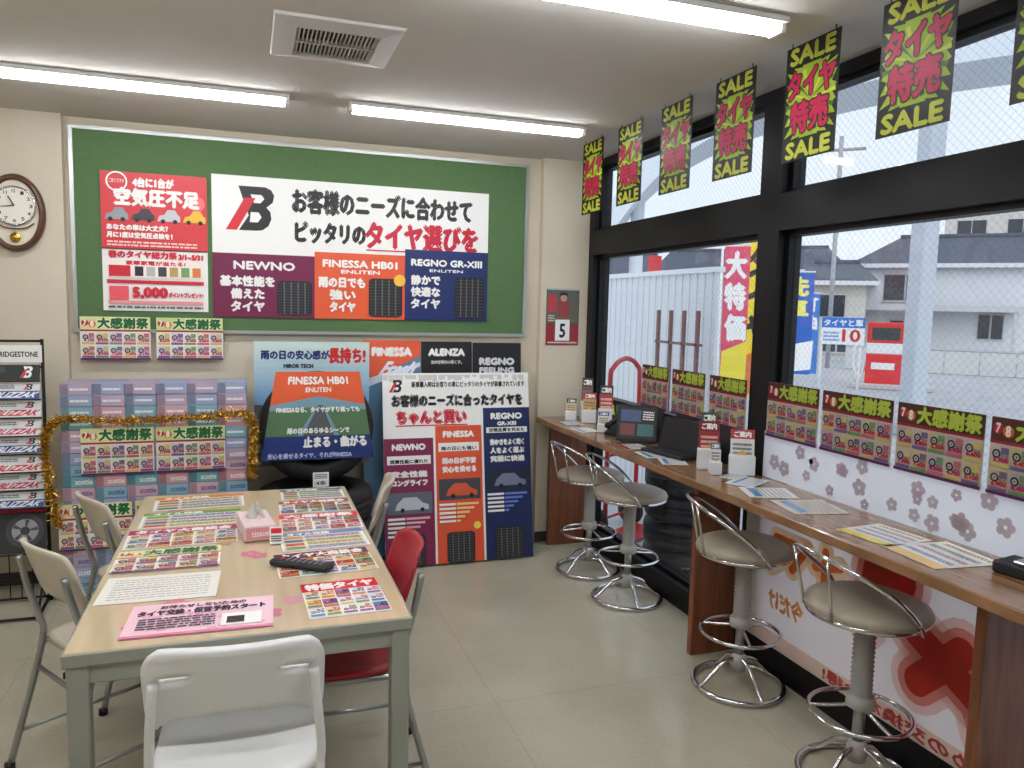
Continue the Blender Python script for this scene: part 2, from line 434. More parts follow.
S.rect(0,.45,1,1,(214,54,60));S.circ(.9,.80,.08,(235,110,110));S.circ(.15,.93,.10,WHT);S.circ(.15,.93,.085,(214,54,60));S.text("ご存じですか",.08,.92,.22,.95,WHT)
S.text("4台に1台が",.30,.90,.68,.965,WHT,.005);S.text("空気圧不足",.13,.765,.92,.885,WHT,.008)
for i,c in enumerate(((150,155,160),(60,60,66),(200,200,205),(240,190,60))):
    u=.03+i*.245;S.poly([(u,.66),(u+.02,.70),(u+.07,.71),(u+.10,.745),(u+.17,.745),(u+.20,.71),(u+.22,.70),(u+.22,.66)],c);S.circ(u+.055,.66,.022,BLK);S.circ(u+.17,.66,.022,BLK)
S.text("あなたの車は大丈夫？",.05,.585,.62,.625,WHT,.003);S.text("月に1度は空気圧点検を！",.05,.53,.66,.57,WHT,.003)
S.dashes(.05,.465,.9,.51,2,(255,210,200))
S.rect(0,.445,1,.452,BLK)
S.text("春のタイヤ総力祭",.06,.385,.70,.435,(206,30,50),.004);S.text("3/1~5/31",.72,.385,.95,.42,(206,30,50),.004)
S.rect(.05,.24,.95,.37,(250,240,232));S.text("豪華家電が当たる!",.22,.335,.78,.365,(206,30,50),.002)
for i,c in enumerate(((40,40,44),(190,190,190),(60,60,66),(190,160,90),(120,160,90),(220,120,60))):S.rect(.30+i*.11,.255,.38+i*.11,.325,c)
S.rect(.06,.25,.26,.33,(206,30,50))
S.rect(.04,.20,.96,.225,(206,30,50));S.text("最大",.08,.12,.17,.16,BLK);S.text("5,000",.28,.09,.60,.17,(206,30,50),.008);S.text("ポイントプレゼント!",.62,.105,.95,.14,(206,30,50),.003)
S.rect(.05,.05,.95,.075,(230,150,150));S.dashes(.05,.015,.95,.04,1,(90,90,90))
S.rect(.06,.08,.24,.18,(235,90,100))
mb.done()
for i,x in enumerate((-.855,-.48)):
    mb=MB("sale_flyer");S=Sheet(mb,(x,4.655,1.215),*BW,.345,.235);sale_flyer(S,i);mb.done()
mb=MB("wall_calendar")
S=Sheet(mb,(1.83,4.636,1.315),*BW,.23,.36,base=(70,74,66))
S.rect(.02,.40,.98,.98,(96,98,84));S.rect(.35,.5,.7,.8,(150,60,60));S.circ(.52,.85,.1,(190,150,130));S.poly([(.36,.86),(.42,.95),(.62,.95),(.66,.86),(.6,.90),(.45,.90)],(30,26,26));S.rect(.04,.60,.3,.9,(190,60,70));S.rect(.0,.0,1,.38,(150,36,44));S.rect(.28,.08,.72,.46,WHT);S.text("5",.42,.14,.58,.38,BLK,.01);S.dashes(.05,.02,.95,.07,1,(230,220,210));S.dashes(.05,.42,.25,.55,3,(220,200,180))
box(mb,1.83,2.06,4.63,4.6395,1.672,1.684,"alu");mb.done()
mb=MB("wall_clock")
def oval(rx,rz,n=48):
    return [(rx*math.cos(2*math.pi*i/n),rz*math.sin(2*math.pi*i/n)) for i in range(n)]
def ovring(mb,cx,cy,cz,sets,mt):
    v=[];f=[];n=48
    for (rx,rz,y) in sets:
        for (x,z) in oval(rx,rz):v.append((cx+x,cy+y,cz+z))
    for j in range(len(sets)-1):
        for i in range(n):
            k=(i+1)%n;f.append((j*n+i,j*n+k,(j+1)*n+k,(j+1)*n+i))
    mb.add(v,f,mt,smooth=True)
def ovdisc(mb,cx,y,cz,rx,rz,mt,col=(200,200,200)):
    mb.add([(cx+a,y,cz+b) for a,b in oval(rx,rz)],[tuple(range(48))],mt,col)
cx,cz=-1.125,1.975
ovring(mb,cx,4.6395,cz,[(.135,.195,0),(.138,.198,-.03),(.128,.188,-.05),(.112,.172,-.05),(.108,.166,-.035)],"clockwood")
ovdisc(mb,cx,4.61,cz,.112,.17,"cream")
ovring(mb,cx,4.605,cz+.035,[(.098,.098,0),(.1,.1,-.012),(.094,.094,-.014),(.09,.09,-.004)],"chrome")
ovdisc(mb,cx,4.600,cz+.035,.092,.092,"paint",(240,236,222))
for h in range(12):
    a=math.radians(90-h*30);x=cx+.075*math.cos(a);z=cz+.035+.075*math.sin(a)
    Sx=Sheet(mb,(x-.009,4.598,z-.009),*BW,.018,.018,th=0,base=(240,236,222));Sx.text(str(h or 12),.1,.05,.9,.95,BLK,.03)
tube(mb,[(cx,4.594,cz+.035),(cx-.025,4.594,cz+.082)],.0028,"wire",6);tube(mb,[(cx,4.592,cz+.035),(cx-.06,4.592,cz+.028)],.0022,"wire",6)
tube(mb,[(cx,4.60,cz-.06),(cx,4.60,cz-.12)],.002,"alu",6);lathe(mb,[(0.0,.004),(.022,.003),(.025,0),(.022,-.003)],"tinsel",20,M=Matrix.Translation((cx,4.598,cz-.125))@Matrix.Rotation(math.pi/2,4,'X'))
tube(mb,smooth_path([(cx-.085,4.6,cz-.05),(cx-.05,4.597,cz-.075),(cx,4.597,cz-.082),(cx+.05,4.597,cz-.075),(cx+.085,4.6,cz-.05)]),.004,"clockwood",6)
mb.done()
# ================================================================ STANDING BOARDS
def leaning(name,x0,x1,yb,yt,zb,zt,base,th=.012):
    mb=MB(name);up=Vector((0,yt-yb,zt-zb));h=up.length
    return mb,Sheet(mb,(x0,yb,zb),(1,0,0),up,x1-x0,h,th=th,base=base,edge=(235,235,230))
mb,S=leaning("standing_sign_board",.75,1.67,4.34,4.52,0.012,1.145,WHT)
for i in range(60):
    a=random.uniform(.0,.95);S.rect(a,random.uniform(.955,.985),a+.03,.99,(214,212,208),L=1.5+i*.01)
logoB(S,.04,.90,.13,.965)
S.text("新車購入時はお客りの車にピッタリのタイヤが装着されています",.19,.925,.97,.955,BLK,.001)
S.text("お客様のニーズに合ったタイヤを",.06,.825,.95,.885,BLK,.005)
S.text("ちゃんと買い",.09,.735,.55,.80,(200,24,50),.007);S.rect(.08,.722,.56,.728,(200,24,50))
S.rect(0,0,.325,.66,(128,34,78));S.rect(.34,0,.655,.72,(228,88,54));S.rect(.67,0,1,.81,(26,40,88))
z0=S.z
for u0,u1,h,n,cc,sub,txt in((0,.325,.66,"NEWNO",0,"燃費性能に優れた",("安全性能","ロングライフ")),(.34,.655,.72,"FINESSA",1,"雨の日にも強い",("雨の日が不安","安心を乗せる")),(.67,1,.81,"REGNO",2,"空間品質を究めた",("静かさをよく聞く","人をよく運ぶ","究極に快適"))):
    w=u1-u0;S.z=z0
    S.text(n,u0+.17*w,h-.06,u1-.17*w,h-.03,WHT,.003)
    if n=="REGNO":S.text("GR-XⅢ",u0+.3*w,h-.095,u1-.3*w,h-.075,WHT,.002)
    S.rect(u0+.06*w,h-.135,u1-.06*w,h-.105 if n=="REGNO" else h-.09,WHT);S.text(sub,u0+.12*w,h-.13,u1-.12*w,h-.11,BLK,.001)
    for k,t in enumerate(txt):S.text(t,u0+.14*w,h-.20-k*.045,u1-.14*w,h-.17-k*.045,WHT,.003)
    p0=h-.44 if n=="REGNO" else h-.39
    S.rect(u0+.05*w,p0,u1-.05*w,p0+.11,[(96,104,120),(70,72,80),(36,44,66)][cc]);S.poly([(u0+.2*w,p0+.02),(u0+.25*w,p0+.055),(u0+.38*w,p0+.085),(u0+.64*w,p0+.085),(u0+.76*w,p0+.055),(u1-.12*w,p0+.045),(u1-.12*w,p0+.02)],[(190,196,202),(214,90,60),(120,130,160)][cc]);S.circ(u0+.35*w,p0+.02,.014,(20,20,22));S.circ(u0+.75*w,p0+.02,.014,(20,20,22))
    for k in range(5):
        y=p0-.03-k*.022;S.rect(u0+.05*w,y,u0+.4*w,y+.012,WHT);S.rect(u0+.42*w,y,u0+(.9-.1*k)*w,y+.012,[(236,180,190),(250,210,140),(110,130,220)][cc])
    S.tyre(u0+.2*w,.0,u1-.2*w,.16 if n!="REGNO" else .17)
S.circ(.61,.19,.025,(250,220,90))
mb.done()
mb,S=leaning("product_poster_board",.655,1.005,4.56,4.65,.012,1.335,(230,92,56))
S.text("FINESSA",.16,.93,.84,.965,WHT,.005);S.poly([(0,.0),(1,0),(1,.93),(0,.80)],(90,130,160));S.poly([(0,.78),(1,.88),(1,.9),(0,.82)],(220,230,240));S.text("Fresh",.35,.84,.9,.90,(240,240,250),.004,shear=.3)
mb.done()
mb,S=leaning("product_poster_board",1.01,1.335,4.56,4.65,.012,1.33,(22,22,24))
S.text("ALENZA",.15,.935,.85,.965,WHT,.004);S.text("SUVを味わい尽くす。",.2,.895,.8,.912,(200,200,200),.002);S.poly([(.1,.4),(.9,.5),(.9,.85),(.3,.8)],(70,66,64));mb.done()
mb,S=leaning("product_poster_board",1.34,1.665,4.56,4.65,.012,1.325,(24,24,30))
S.text("REGNO",.15,.895,.85,.925,(225,225,230),.004);S.text("FEELING",.15,.855,.85,.88,(225,225,230),.003);S.circ(.55,.62,.35,(54,58,80));mb.done()
def tyre_prof(R,w,r):
    return [(r,-w*.42),(r+.02,-w*.47),((R+r)/2,-w*.5),(R-.03,-w*.46),(R-.008,-w*.38),(R,-w*.2),(R,-w*.14),(R-.008,-w*.13),(R-.008,-w*.10),(R,-w*.09),(R,w*.09),(R-.008,w*.10),(R-.008,w*.13),(R,w*.14),(R,w*.2),(R-.008,w*.38),(R-.03,w*.46),((R+r)/2,w*.5),(r+.02,w*.47),(r,w*.42)]
mb=MB("tyre_stack")
for k in range(3):
    lathe(mb,tyre_prof(.31,.18,.2),"rubber",48,M=Matrix.Translation((.35,4.30,.092+k*.182)),closedprof=True)
mb.done()
mb=MB("display_tyre")
lathe(mb,tyre_prof(.31,.19,.2),"rubber",56,M=Matrix.Translation((.36,4.36,.862))@Matrix.Rotation(math.pi/2,4,'X'),closedprof=True)
lathe(mb,[(.2,-.05),(.19,.0),(.06,.02),(0.0,.03)],"steel",32,M=Matrix.Translation((.36,4.36,.862))@Matrix.Rotation(math.pi/2,4,'X'))
mb.done()
mb=MB("tyre_promo_board")
S=Sheet(mb,(.03,4.50,.62),*BW,.64,.71,th=.01,base=(120,176,216))
for i in range(12):S.rect(0,.4+i*.05,1,.45+i*.05,(int(120+i*8),int(172+i*5),220))
S.text("雨の日の安心感が",.06,.86,.64,.93,(30,44,110),.004);S.text("長持ち!",.64,.83,.96,.95,(210,40,40),.007)
S.text("MIROR TECH",.25,.79,.5,.82,(60,60,80),.003)
S.poly([(0,0),(1,0),(1,.36),(0,.5)],(90,96,104))
mb.done()
mb=MB("tyre_promo_sign")
S=Sheet(mb,(.06,4.24,.70),(1,0,0),(0,.05,1),.60,.48,base=None)
S.tr=lambda u,v:(.5+(u-.5)*(1-.26*v),v)
S.rect(0,0,1,1,(232,98,56));
S.text("FINESSA HB01",.16,.86,.84,.94,WHT,.006);S.text("ENLITEN",.36,.77,.64,.82,WHT,.003)
S.poly([(0,.0),(1,0),(1,.62),(.5,.72),(0,.62)],(120,160,176));S.poly([(.35,.27),(.65,.27),(.54,.62),(.5,.62)],(86,90,92));S.poly([(0,.27),(.3,.27),(.47,.6),(0,.56)],(84,120,84));S.poly([(.7,.27),(1,.27),(1,.56),(.56,.6)],(84,120,84))
S.text("FINESSAなら、タイヤがすり減っても",.07,.54,.93,.60,WHT,.004)
S.rect(0,0,1,.27,(30,50,116));S.text("雨の日のあらゆるシーンで",.2,.30,.8,.36,WHT,.004)
S.text("止まる・曲がる",.36,.14,.95,.26,WHT,.008);S.text("安心を乗せるタイヤ、それがFINESSA",.05,.02,.8,.08,(200,210,240),.002)
q=[S.P(0,0,-.004),S.P(1,0,-.004),S.P(1,1,-.004),S.P(0,1,-.004)];mb.add(q,[(3,2,1,0)],"paint",WHT,M=S.M)
mb.done()
mb=MB("price_tag_card");S=Sheet(mb,(.325,4.20,.555),*BW,.085,.08,base=WHT);S.dashes(.1,.55,.9,.9,3,BLK);S.rect(.1,.1,.9,.45,(230,230,225));S.text("4本",.2,.12,.8,.42,BLK,.01)
box(mb,.34,.395,4.202,4.215,.547,.556,"alu");mb.done()
# ================================================================ TISSUE BOX STACK
mb=MB("tissue_box_stack")
pal=[(210,150,160),(200,160,176),(178,160,186),(150,160,194),(126,168,186),(104,166,176)]
nx=6;w=.147
for r in range(19):
    for c in range(nx):
        x=-.89+c*w;z=r*.059+.001;yy=4.30+random.uniform(-.003,.003)
        g=(5-(r%5)) if c%2==0 else (r%5)
        cc=pal[min(5,max(0,g))]
        bbox(mb,x,x+w-.0015,yy,yy+.23,z,z+.0585,"paint",.002,cc)
        S=Sheet(mb,(x+.004,yy-.0012,z+.003),*BW,w-.010,.052,th=0,base=tuple(min(255,int(v*.92+24)) for v in cc))
        S.rect(0,0,.25,1,tuple(int(v*.8) for v in cc));
        if r<13:S.text("scottie",.4,.25,.95,.75,(70,80,150) if r%2 else WHT,.015)
        else:S.dashes(.3,.3,.9,.7,1,WHT)
mb.done()
for (x,z,i) in((-.80,.655,0),(-.455,.655,1),(-.91,.27,0),(-.56,.27,1)):
    mb=MB("sale_flyer");S=Sheet(mb,(x,4.285,z),*BW,.335,.24);sale_flyer(S,i)
    box(mb,x+.1,x+.22,4.2865,4.2955,z+.1,z+.13,"paint",WHT)
    mb.done()
mb=MB("tinsel_garland")
path=smooth_path([(-.90,4.235,.42),(-.93,4.24,.6),(-.95,4.24,.78),(-.93,4.24,.90),(-.84,4.23,.955),(-.6,4.23,.935),(-.4,4.23,.945),(-.2,4.23,.95),(-.03,4.23,.965),(.02,4.24,.90),(.02,4.24,.75),(.01,4.24,.62)],14)
tube(mb,path,.004,"tinsel",5)
for p in path:
    for k in range(30):
        d=Vector((random.gauss(0,1),random.gauss(0,.6),random.gauss(0,1))).normalized()*random.uniform(.02,.04)
        q=p+Vector((random.uniform(-.015,.015),random.uniform(-.01,.01),random.uniform(-.015,.015)));s=Vector((random.gauss(0,1),random.gauss(0,1),random.gauss(0,1))).normalized()*.0032
        mb.add([q-s,q+s,q+d],[(0,1,2)],"tinsel")
mb.done()
# ================================================================ BROCHURE RACK
mb=MB("brochure_rack")
X0,X1=-1.42,-.97;Yr=4.36
for x in(X0,X1):
    tube(mb,[(x,Yr,0),(x,Yr,1.34)],.008,"wire",8);tube(mb,[(x,Yr,.03),(x,Yr-.28,.012)],.008,"wire",8);tube(mb,[(x,Yr,.30),(x,Yr-.26,.03)],.006,"wire",8)
for z in(.02,.14,.28,1.2,1.33):tube(mb,[(X0,Yr,z),(X1,Yr,z)],.006,"wire",8)
for i in range(9):tube(mb,[(X0+.05*i+.02,Yr,.02),(X0+.05*i+.02,Yr,.28)],.003,"wire",6)
tube(mb,[(X0,Yr-.27,.012),(X1,Yr-.27,.012)],.007,"wire",8)
S=Sheet(mb,(X0,Yr-.015,1.225),*BW,X1-X0,.085,th=.01,base=WHT);S.text("BRIDGESTONE",.565,.32,.965,.62,BLK,.01);S.text("BRIDGESTONE",.04,.32,.44,.62,BLK,.01)
zz=1.14
names=["","BLIZZAK","BLIZZAK","BLIZZAK","BLIZZAK","BLIZZAK","BLIZZAK","BLIZZAK",""]
for i,n in enumerate(names):
    hh=.078 if i<8 else .22
    z=zz-i*.091 if i<8 else .27
    b=(28,28,30) if i in(0,8) else (236,236,238)
    for k in range(2):
        x=X0+.01+k*.222
        S=Sheet(mb,(x,Yr-.05-.012*(i%2),z),(1,0,0),(0,.35,1),.212,hh,th=.004,base=b)
        if n:
            S.rect(0,.0,1,.52,[(226,230,236),(60,90,160),(240,240,240)][i%3]);S.text(n,.10,.10,.95,.44,(214,40,60) if i%3!=1 else WHT,.02,shear=.15);logoB(S,.66,.58,.86,.95,bg=(236,236,238));S.dashes(.05,.65,.5,.9,2,(90,90,100))
        else:
            if i==8:S.circ(.55,.5,.40,(60,60,64));S.circ(.55,.5,.28,(160,160,166));S.circ(.55,.5,.1,(40,40,44));S.rect(0,.92,1,1,(200,30,50));[S.poly([(.55,.5),(.55+.27*math.cos(a),.5+.26*math.sin(a)),(.55+.27*math.cos(a+.35),.5+.26*math.sin(a+.35))],(70,70,76)) for a in(0,1.25,2.5,3.77,5.0)]
            else:S.rect(.1,.5,.3,.9,(60,60,64));logoB(S,.60,.15,.86,.9,bg=(28,28,30),fg=WHT)
    tube(mb,[(X0,Yr-.06,z-.004),(X1,Yr-.06,z-.004)],.004,"wire",6)
mb.done()
# ================================================================ TABLE
mb=MB("dining_table")
bbox(mb,-.428,.418,2.002,3.578,.690,.70,"tabletop",.002)
bbox(mb,-.432,.422,1.998,3.582,.664,.698,"legpaint",.003)
for x in(-.425,.365):
    for y in(2.01,3.52):bbox(mb,x,x+.05,y,y+.05,0.001,.665,"legpaint",.004)
for a in((-.38,.37,2.02,2.04),(-.38,.37,3.54,3.56)):bbox(mb,*a,.61,.665,"legpaint",.003)
for a in((-.415,-.395,2.05,3.53),(.385,.405,2.05,3.53)):bbox(mb,*a,.61,.665,"legpaint",.003)
S=Sheet(mb,(-.43,2.0,.7003),*TT,.85,1.58,base=None,mt="print_gloss")
for i in range(26):S.flower(random.uniform(.08,.94),random.uniform(.05,.95),random.uniform(.03,.05),random.choice([(206,120,140),(190,130,120),(214,150,160)]),L=.2)
mb.done()
def tflyer(x0,y0,w,h,rot,kind,i=0,**k):
    mb=MB("table_flyer");a=math.radians(rot)
    S=Sheet(mb,(x0,y0,.7016),(math.cos(a),math.sin(a),0),(-math.sin(a),math.cos(a),0),w,h,th=.0005,mt="print_gloss",base=k.get("base",WHT))
    if kind=="sale":sale_flyer(S,i)
    elif kind=="multi":multi_flyer(S,head=k.get("head",RED),title=k.get("title","タイヤ大商談会"))
    elif kind=="sakura":
        for j in range(18):S.flower(random.uniform(.08,.92),random.uniform(.1,.9),.04,(232,170,190),L=1+j*.15)
        S.z=6;S.text("お待たせしないための",.2,.82,.8,.92,(60,60,70),.004);S.text("タイヤ交換・保管予約スタート",.06,.62,.94,.78,(30,30,60),.008);S.dashes(.08,.2,.6,.55,5,(70,70,90));S.rect(.64,.15,.92,.5,WHT);S.rect(.68,.2,.8,.4,BLK);S.rect(0,.0,1,.07,(230,130,160))
    elif kind=="white":S.dashes(.08,.1,.92,.9,9,(170,170,175),.3);S.rect(.1,.5,.55,.515,(120,120,130))
    elif kind=="menu":
        S.rect(0,.8,1,1,k.get("head",(230,120,50)));S.text("オイル交換",.1,.83,.6,.96,WHT,.01)
        z0=S.z
        for r in range(4):
            S.z=z0
            S.rect(.03,.03+r*.19,.97,.2+r*.19,[(240,220,160),(190,214,176),(226,190,200),(190,206,226)][(r+i)%4]);S.dashes(.3,.06+r*.19,.94,.18+r*.19,2,(90,70,70));S.rect(.05,.05+r*.19,.26,.18+r*.19,[(200,80,60),(80,110,150),(200,150,60),(120,150,90)][(r+i)%4],L=S.z)
    mb.done()
tflyer(-.315,2.045,.37,.225,-2,"sakura",base=(246,206,218))
tflyer(-.415,2.305,.32,.22,-2,"white",base=(240,236,226))
tflyer(-.415,2.56,.32,.225,0,"sale",0)
tflyer(-.412,2.81,.37,.225,1,"multi",head=(186,40,86))
tflyer(-.395,3.06,.36,.215,0,"menu",head=(110,150,60))
tflyer(-.37,3.31,.35,.215,2,"menu",1,head=(210,130,60))
tflyer(.13,3.37,.27,.18,0,"menu",2,head=(90,110,140))
tflyer(.115,3.145,.29,.20,0,"multi",head=(170,60,50))
tflyer(.105,2.89,.305,.235,-1,"multi",head=(220,50,70),title="大感謝祭")
tflyer(.105,2.655,.30,.21,2,"menu",3,head=(80,140,190))
tflyer(.085,2.39,.31,.235,3,"multi",head=(110,30,70))
tflyer(.15,2.05,.225,.27,2,"multi",head=(200,30,50),title="特価タイヤ")
mb=MB("remote_control")
M=Matrix.Translation((.155,2.47,.7055))@Matrix.Rotation(math.radians(-57),4,'Z')
M=Matrix.Translation((.155,2.47,.7055))@Matrix.Rotation(math.radians(55),4,'Z')
bbox(mb,-.026,.026,-.105,.105,0,.02,"rubber",.006,M=M)
for r in range(8):
    for c in range(3):
        box(mb,-.016+c*.0125,-.008+c*.0125,-.08+r*.02,-.07+r*.02,.02,.0225,"paint",(110,110,116) if r<7 else (180,40,40),M=M)
mb.done()
mb=MB("tissue_box")
M=Matrix.Translation((.02,2.90,.7045))@Matrix.Rotation(math.radians(8),4,'Z')
bbox(mb,-.055,.055,-.11,.11,0,.055,"paint",.003,(232,206,204),M=M)
S=Sheet(mb,M@Vector((-.05,-.1115,.006)),M.to_3x3()@Vector((1,0,0)),(0,0,1),.10,.042,th=0,base=(226,150,160));S.text("tissue",.2,.25,.8,.75,WHT,.01)
def tis(u,v):return (u*.035*(1-v*.7),(.01*math.sin(u*5+v*3)),.055+v*.055+.008*math.sin(u*4))
shell(mb,tis,10,6,.002,"fabric_white",M=M);mb.done()
mb=MB("small_card_stand");M=Matrix.Translation((.085,2.74,.7045))
S=Sheet(mb,(.065,2.745,.7045),(1,-.1,0),(0,.25,1),.045,.06,base=WHT);S.rect(.1,.6,.9,.9,RED);S.dashes(.1,.1,.9,.5,3,BLK)
box(mb,-.018,.018,.0,.03,0,.004,"paint",WHT,M=M);mb.done()
# ================================================================ CHAIRS
def sell(u,v,w,d,p=4):
    x=u;y=2*v-1
    n=(abs(x)**p+abs(y)**p)**(1/p) if (x or y) else 1
    m=max(abs(x),abs(y))
    k=m/n if n>0 else 1
    return x*k*w,y*k*d
def chair(name,x,y,rot,seatm,backm,legm,white=False,w=.40):
    mb=MB(name)
    def seat(u,v):
        a,b=sell(u,v,w/2,.2,5);return (a,b,.435-.012*(1-u*u)*(1-(2*v-1)**2)-(.015*max(0,2*v-1)**3))
    shell(mb,seat,18,18,.028 if white else .018,seatm)
    zb,zt=(.575,.80) if white else (.56,.795)
    def back(u,v):
        a,b=sell(u,v,w/2*(.96 if white else .9),1,6 if white else 4);vv=(b+1)/2
        lowcut=0.05*(1-abs(u)**3)*(1-vv)
        return (a,-.215-.075*vv+.035*u*u,zb+(zt-zb)*vv+lowcut)
    nu,nv=24,12
    skip=[(i,j) for j in(7,) for i in(list(range(2,6))+list(range(18,22)))] if white else []
    shell(mb,back,nu,nv,.02 if white else .012,backm,skip)
    r=.011
    for s in(-1,1):
        hx=s*(w/2-.012)
        tube(mb,smooth_path([(s*(w/2+.01),-.30,.008),(hx,-.20,.40),(hx,-.205,.50),(hx*.96,-.235,.60),(hx*.9,-.262,.72)],6),r,legm,10)
        tube(mb,smooth_path([(s*(w/2+.005),.20,.008),(hx,.15,.40),(hx,.10,.418),(hx,-.19,.41)],6),r,legm,10)
        tube(mb,[(s*(w/2+.004),.185,.12),(s*(w/2+.006),-.275,.12)],.007,legm,8)
        for q in((s*(w/2+.01),-.30),(s*(w/2+.005),.20)):lathe(mb,[(0,0),(.016,0),(.016,.02),(.0,.025)],"rubber",12,M=Matrix.Translation((*q,0.001)))
    tube(mb,[(-w/2,-.215,.33),(w/2,-.215,.33)],.008,legm,8)
    tube(mb,[(-w/2+.01,.14,.405),(w/2-.01,.14,.405)],.008,legm,8)
    return mb.done(loc=(x,y,0),rotz=math.radians(rot))
chair("folding_chair",-.025,1.99,-2,"whiteplastic","whiteplastic","whiteplastic",True)
chair("dining_chair",-.395,2.78,-56,"beigeplastic","beigeplastic","steel",w=.38)
chair("dining_chair",-.355,3.38,-62,"beigeplastic","beigeplastic","steel",w=.38)
chair("dining_chair",.32,3.36,78,"beigeplastic","beigeplastic","steel",w=.38)
chair("dining_chair",.24,2.42,90,"redplastic","redplastic","steel",w=.37)
# ================================================================ COUNTER
mb=MB("window_counter")
bbox(mb,1.77,2.118,1.0,4.62,.81,.845,"counterwood",.004)
for x0,y in((1.85,4.55),(1.88,2.87),(1.88,1.46)):bbox(mb,x0,2.11,y,y+.035,0.001,.81,"panelwood",.003)
box(mb,2.06,2.10,1.0,2.87,.74,.81,"panelwood");box(mb,2.06,2.10,2.905,4.55,.74,.81,"panelwood")
mb.done()
def stool(x,y,rot=0,dz=0):
    mb=MB("bar_stool")
    T=Matrix.Translation((0,0,dz))
    lathe(mb,[(0,.608),(.10,.608),(.165,.603),(.19,.592),(.198,.576),(.19,.562),(.17,.556),(0,.556)],"seatvinyl",48,M=T)
    lathe(mb,[(.192,.566),(.196,.560),(.192,.553),(.16,.550)],"chrome",48,M=T)
    lathe(mb,[(.0,.55),(.09,.55),(.09,.537),(.035,.52),(.0,.515)],"steel",24,M=T)
    prof=[(.024,.53+dz)]
    z=.52+dz
    while z>.30:
        prof+=[(.036,z),(.027,z-.008)];z-=.016
    prof+=[(.044,.295),(.046,.26),(.03,.25)]
    lathe(mb,prof,"gaiter",20)
    tube(mb,[(0,0,.12),(0,0,.30)],.019,"steel",14)
    lathe(mb,[(.0,.07),(.03,.07),(.034,.10),(.03,.13),(.02,.14),(0,.14)],"gaiter",20)
    tube(mb,ring((0,0),.16,48,.235),.008,"chrome",8,closed=True)
    for k in range(3):
        a=2*math.pi*k/3+.5;c,s=math.cos(a),math.sin(a)
        tube(mb,smooth_path([(.02*c,.02*s,.26),(.09*c,.09*s,.245),(.16*c,.16*s,.235)],4),.006,"chrome",8)
    B=.182
    tube(mb,ring((0,0),B,56,.012),.011,"chrome",10,closed=True)
    for k in range(4):
        a=2*math.pi*k/4+.3;c,s=math.cos(a),math.sin(a)
        tube(mb,smooth_path([(.022*c,.022*s,.12),(.08*c,.08*s,.10),(.14*c,.14*s,.045),(B*c,B*s,.012)],5),.009,"chrome",8)
    def arc(t):return .557+dz+.225*math.sin(t)**.8
    pts=[]
    for i in range(25):
        t=math.pi*(i/24);a=math.radians(78)+math.radians(204)*(i/24);R=.205+.035*math.sin(t)
        pts.append((R*math.cos(a),R*math.sin(a),arc(t)))
    tube(mb,pts,.008,"chrome",8)
    for aa in(150,200):
        a=math.radians(aa);t=math.pi*((aa-78)/204);R2=.205+.035*math.sin(t)
        tube(mb,[(.194*math.cos(a),.194*math.sin(a),.562+dz),(R2*math.cos(a),R2*math.sin(a),arc(t))],.006,"chrome",8)
    return mb.done(loc=(x,y,0.001),rotz=math.radians(rot))
stool(1.905,4.04,5);stool(1.92,3.57,-25);stool(1.922,2.575,-20,.015);stool(1.915,1.91,-5,.025)
for i,(y0,y1) in enumerate(((3.83,3.545),(3.505,3.20),(3.16,2.87),(2.72,2.41),(2.39,2.045),(2.025,1.695),(1.675,1.35),(1.33,1.0))):
    mb=MB("counter_sale_sign");lf=i<3
    S=Sheet(mb,(2.105,y0,1.03 if not lf else 1.02),*RW,y0-y1,.232,th=.002,mt="print_thin",base=(206,198,184));sale_flyer(S,i,backlit_tone=True)  # sheet base and print coloured duller to look lit from behind
    if lf:
        box(mb,2.1072,2.118,y1+.05,y0-.05,.846,1.03,"paint",(40,40,44))
    else:
        box(mb,2.1072,2.1105,y1+.08,y0-.08,1.03,1.05,"paint",WHT)
    mb.done()
mb=MB("blossom_panel")
S=Sheet(mb,(2.1145,2.74,.847),*RW,1.74,.20,th=.002,mt="print_backlit",base=(248,249,252))
for i in range(34):S.flower(random.uniform(.02,.98),random.uniform(.1,.8),random.uniform(.012,.02),random.choice([(206,188,192),(210,196,196),(196,182,186)]),L=1+i*.8)
mb.done()
mb=MB("window_banner")
S=Sheet(mb,(2.114,2.83,.13),*RW,1.33,.60,th=.002,mt="print_backlit",base=(250,246,246))
def pill(a,b,c,d,r,col):
    # thick rounded stroke a,b -> c,d in metric space
    k=S.w/S.h;dx=c-a;dy=(d-b)/k;t=math.atan2(dy,dx);p=[]
    for i in range(9):
        q=t+math.pi/2+math.pi*i/8;p.append((a+r*math.cos(q),b+r*k*math.sin(q)))
    for i in range(9):
        q=t-math.pi/2+math.pi*i/8;p.append((c+r*math.cos(q),d+r*k*math.sin(q)))
    S.poly(p,col)
for dr,cl_ in((.045,(248,222,216)),(.022,(240,176,166)),(.0,(222,84,74))):
    for a in((.56,.86,.66,.86),(.56,.86,.54,.55),(.70,.62,.90,.40),(.72,.34,.84,.62),(.90,.40,.93,.24)):pill(*a,.038+dr,cl_)
for dr,cl_ in((.02,(250,224,190)),(.0,(240,140,80))):
    for a in((.16,.80,.30,.80),(.30,.80,.24,.62),(.22,.70,.14,.58),(.38,.84,.38,.60),(.44,.78,.34,.72)):pill(*a,.014+dr,cl_)
S.text("今だけ",.14,.28,.30,.42,(246,196,130),.008,mir=True)
S.rect(.0,.0,1,.11,(244,222,206));S.text("早めの交換がお得!",.4,.015,.97,.095,(226,120,110),.005,mir=True)
mb.done()
def cl(v,a=0,b=1):return min(b,max(a,v))
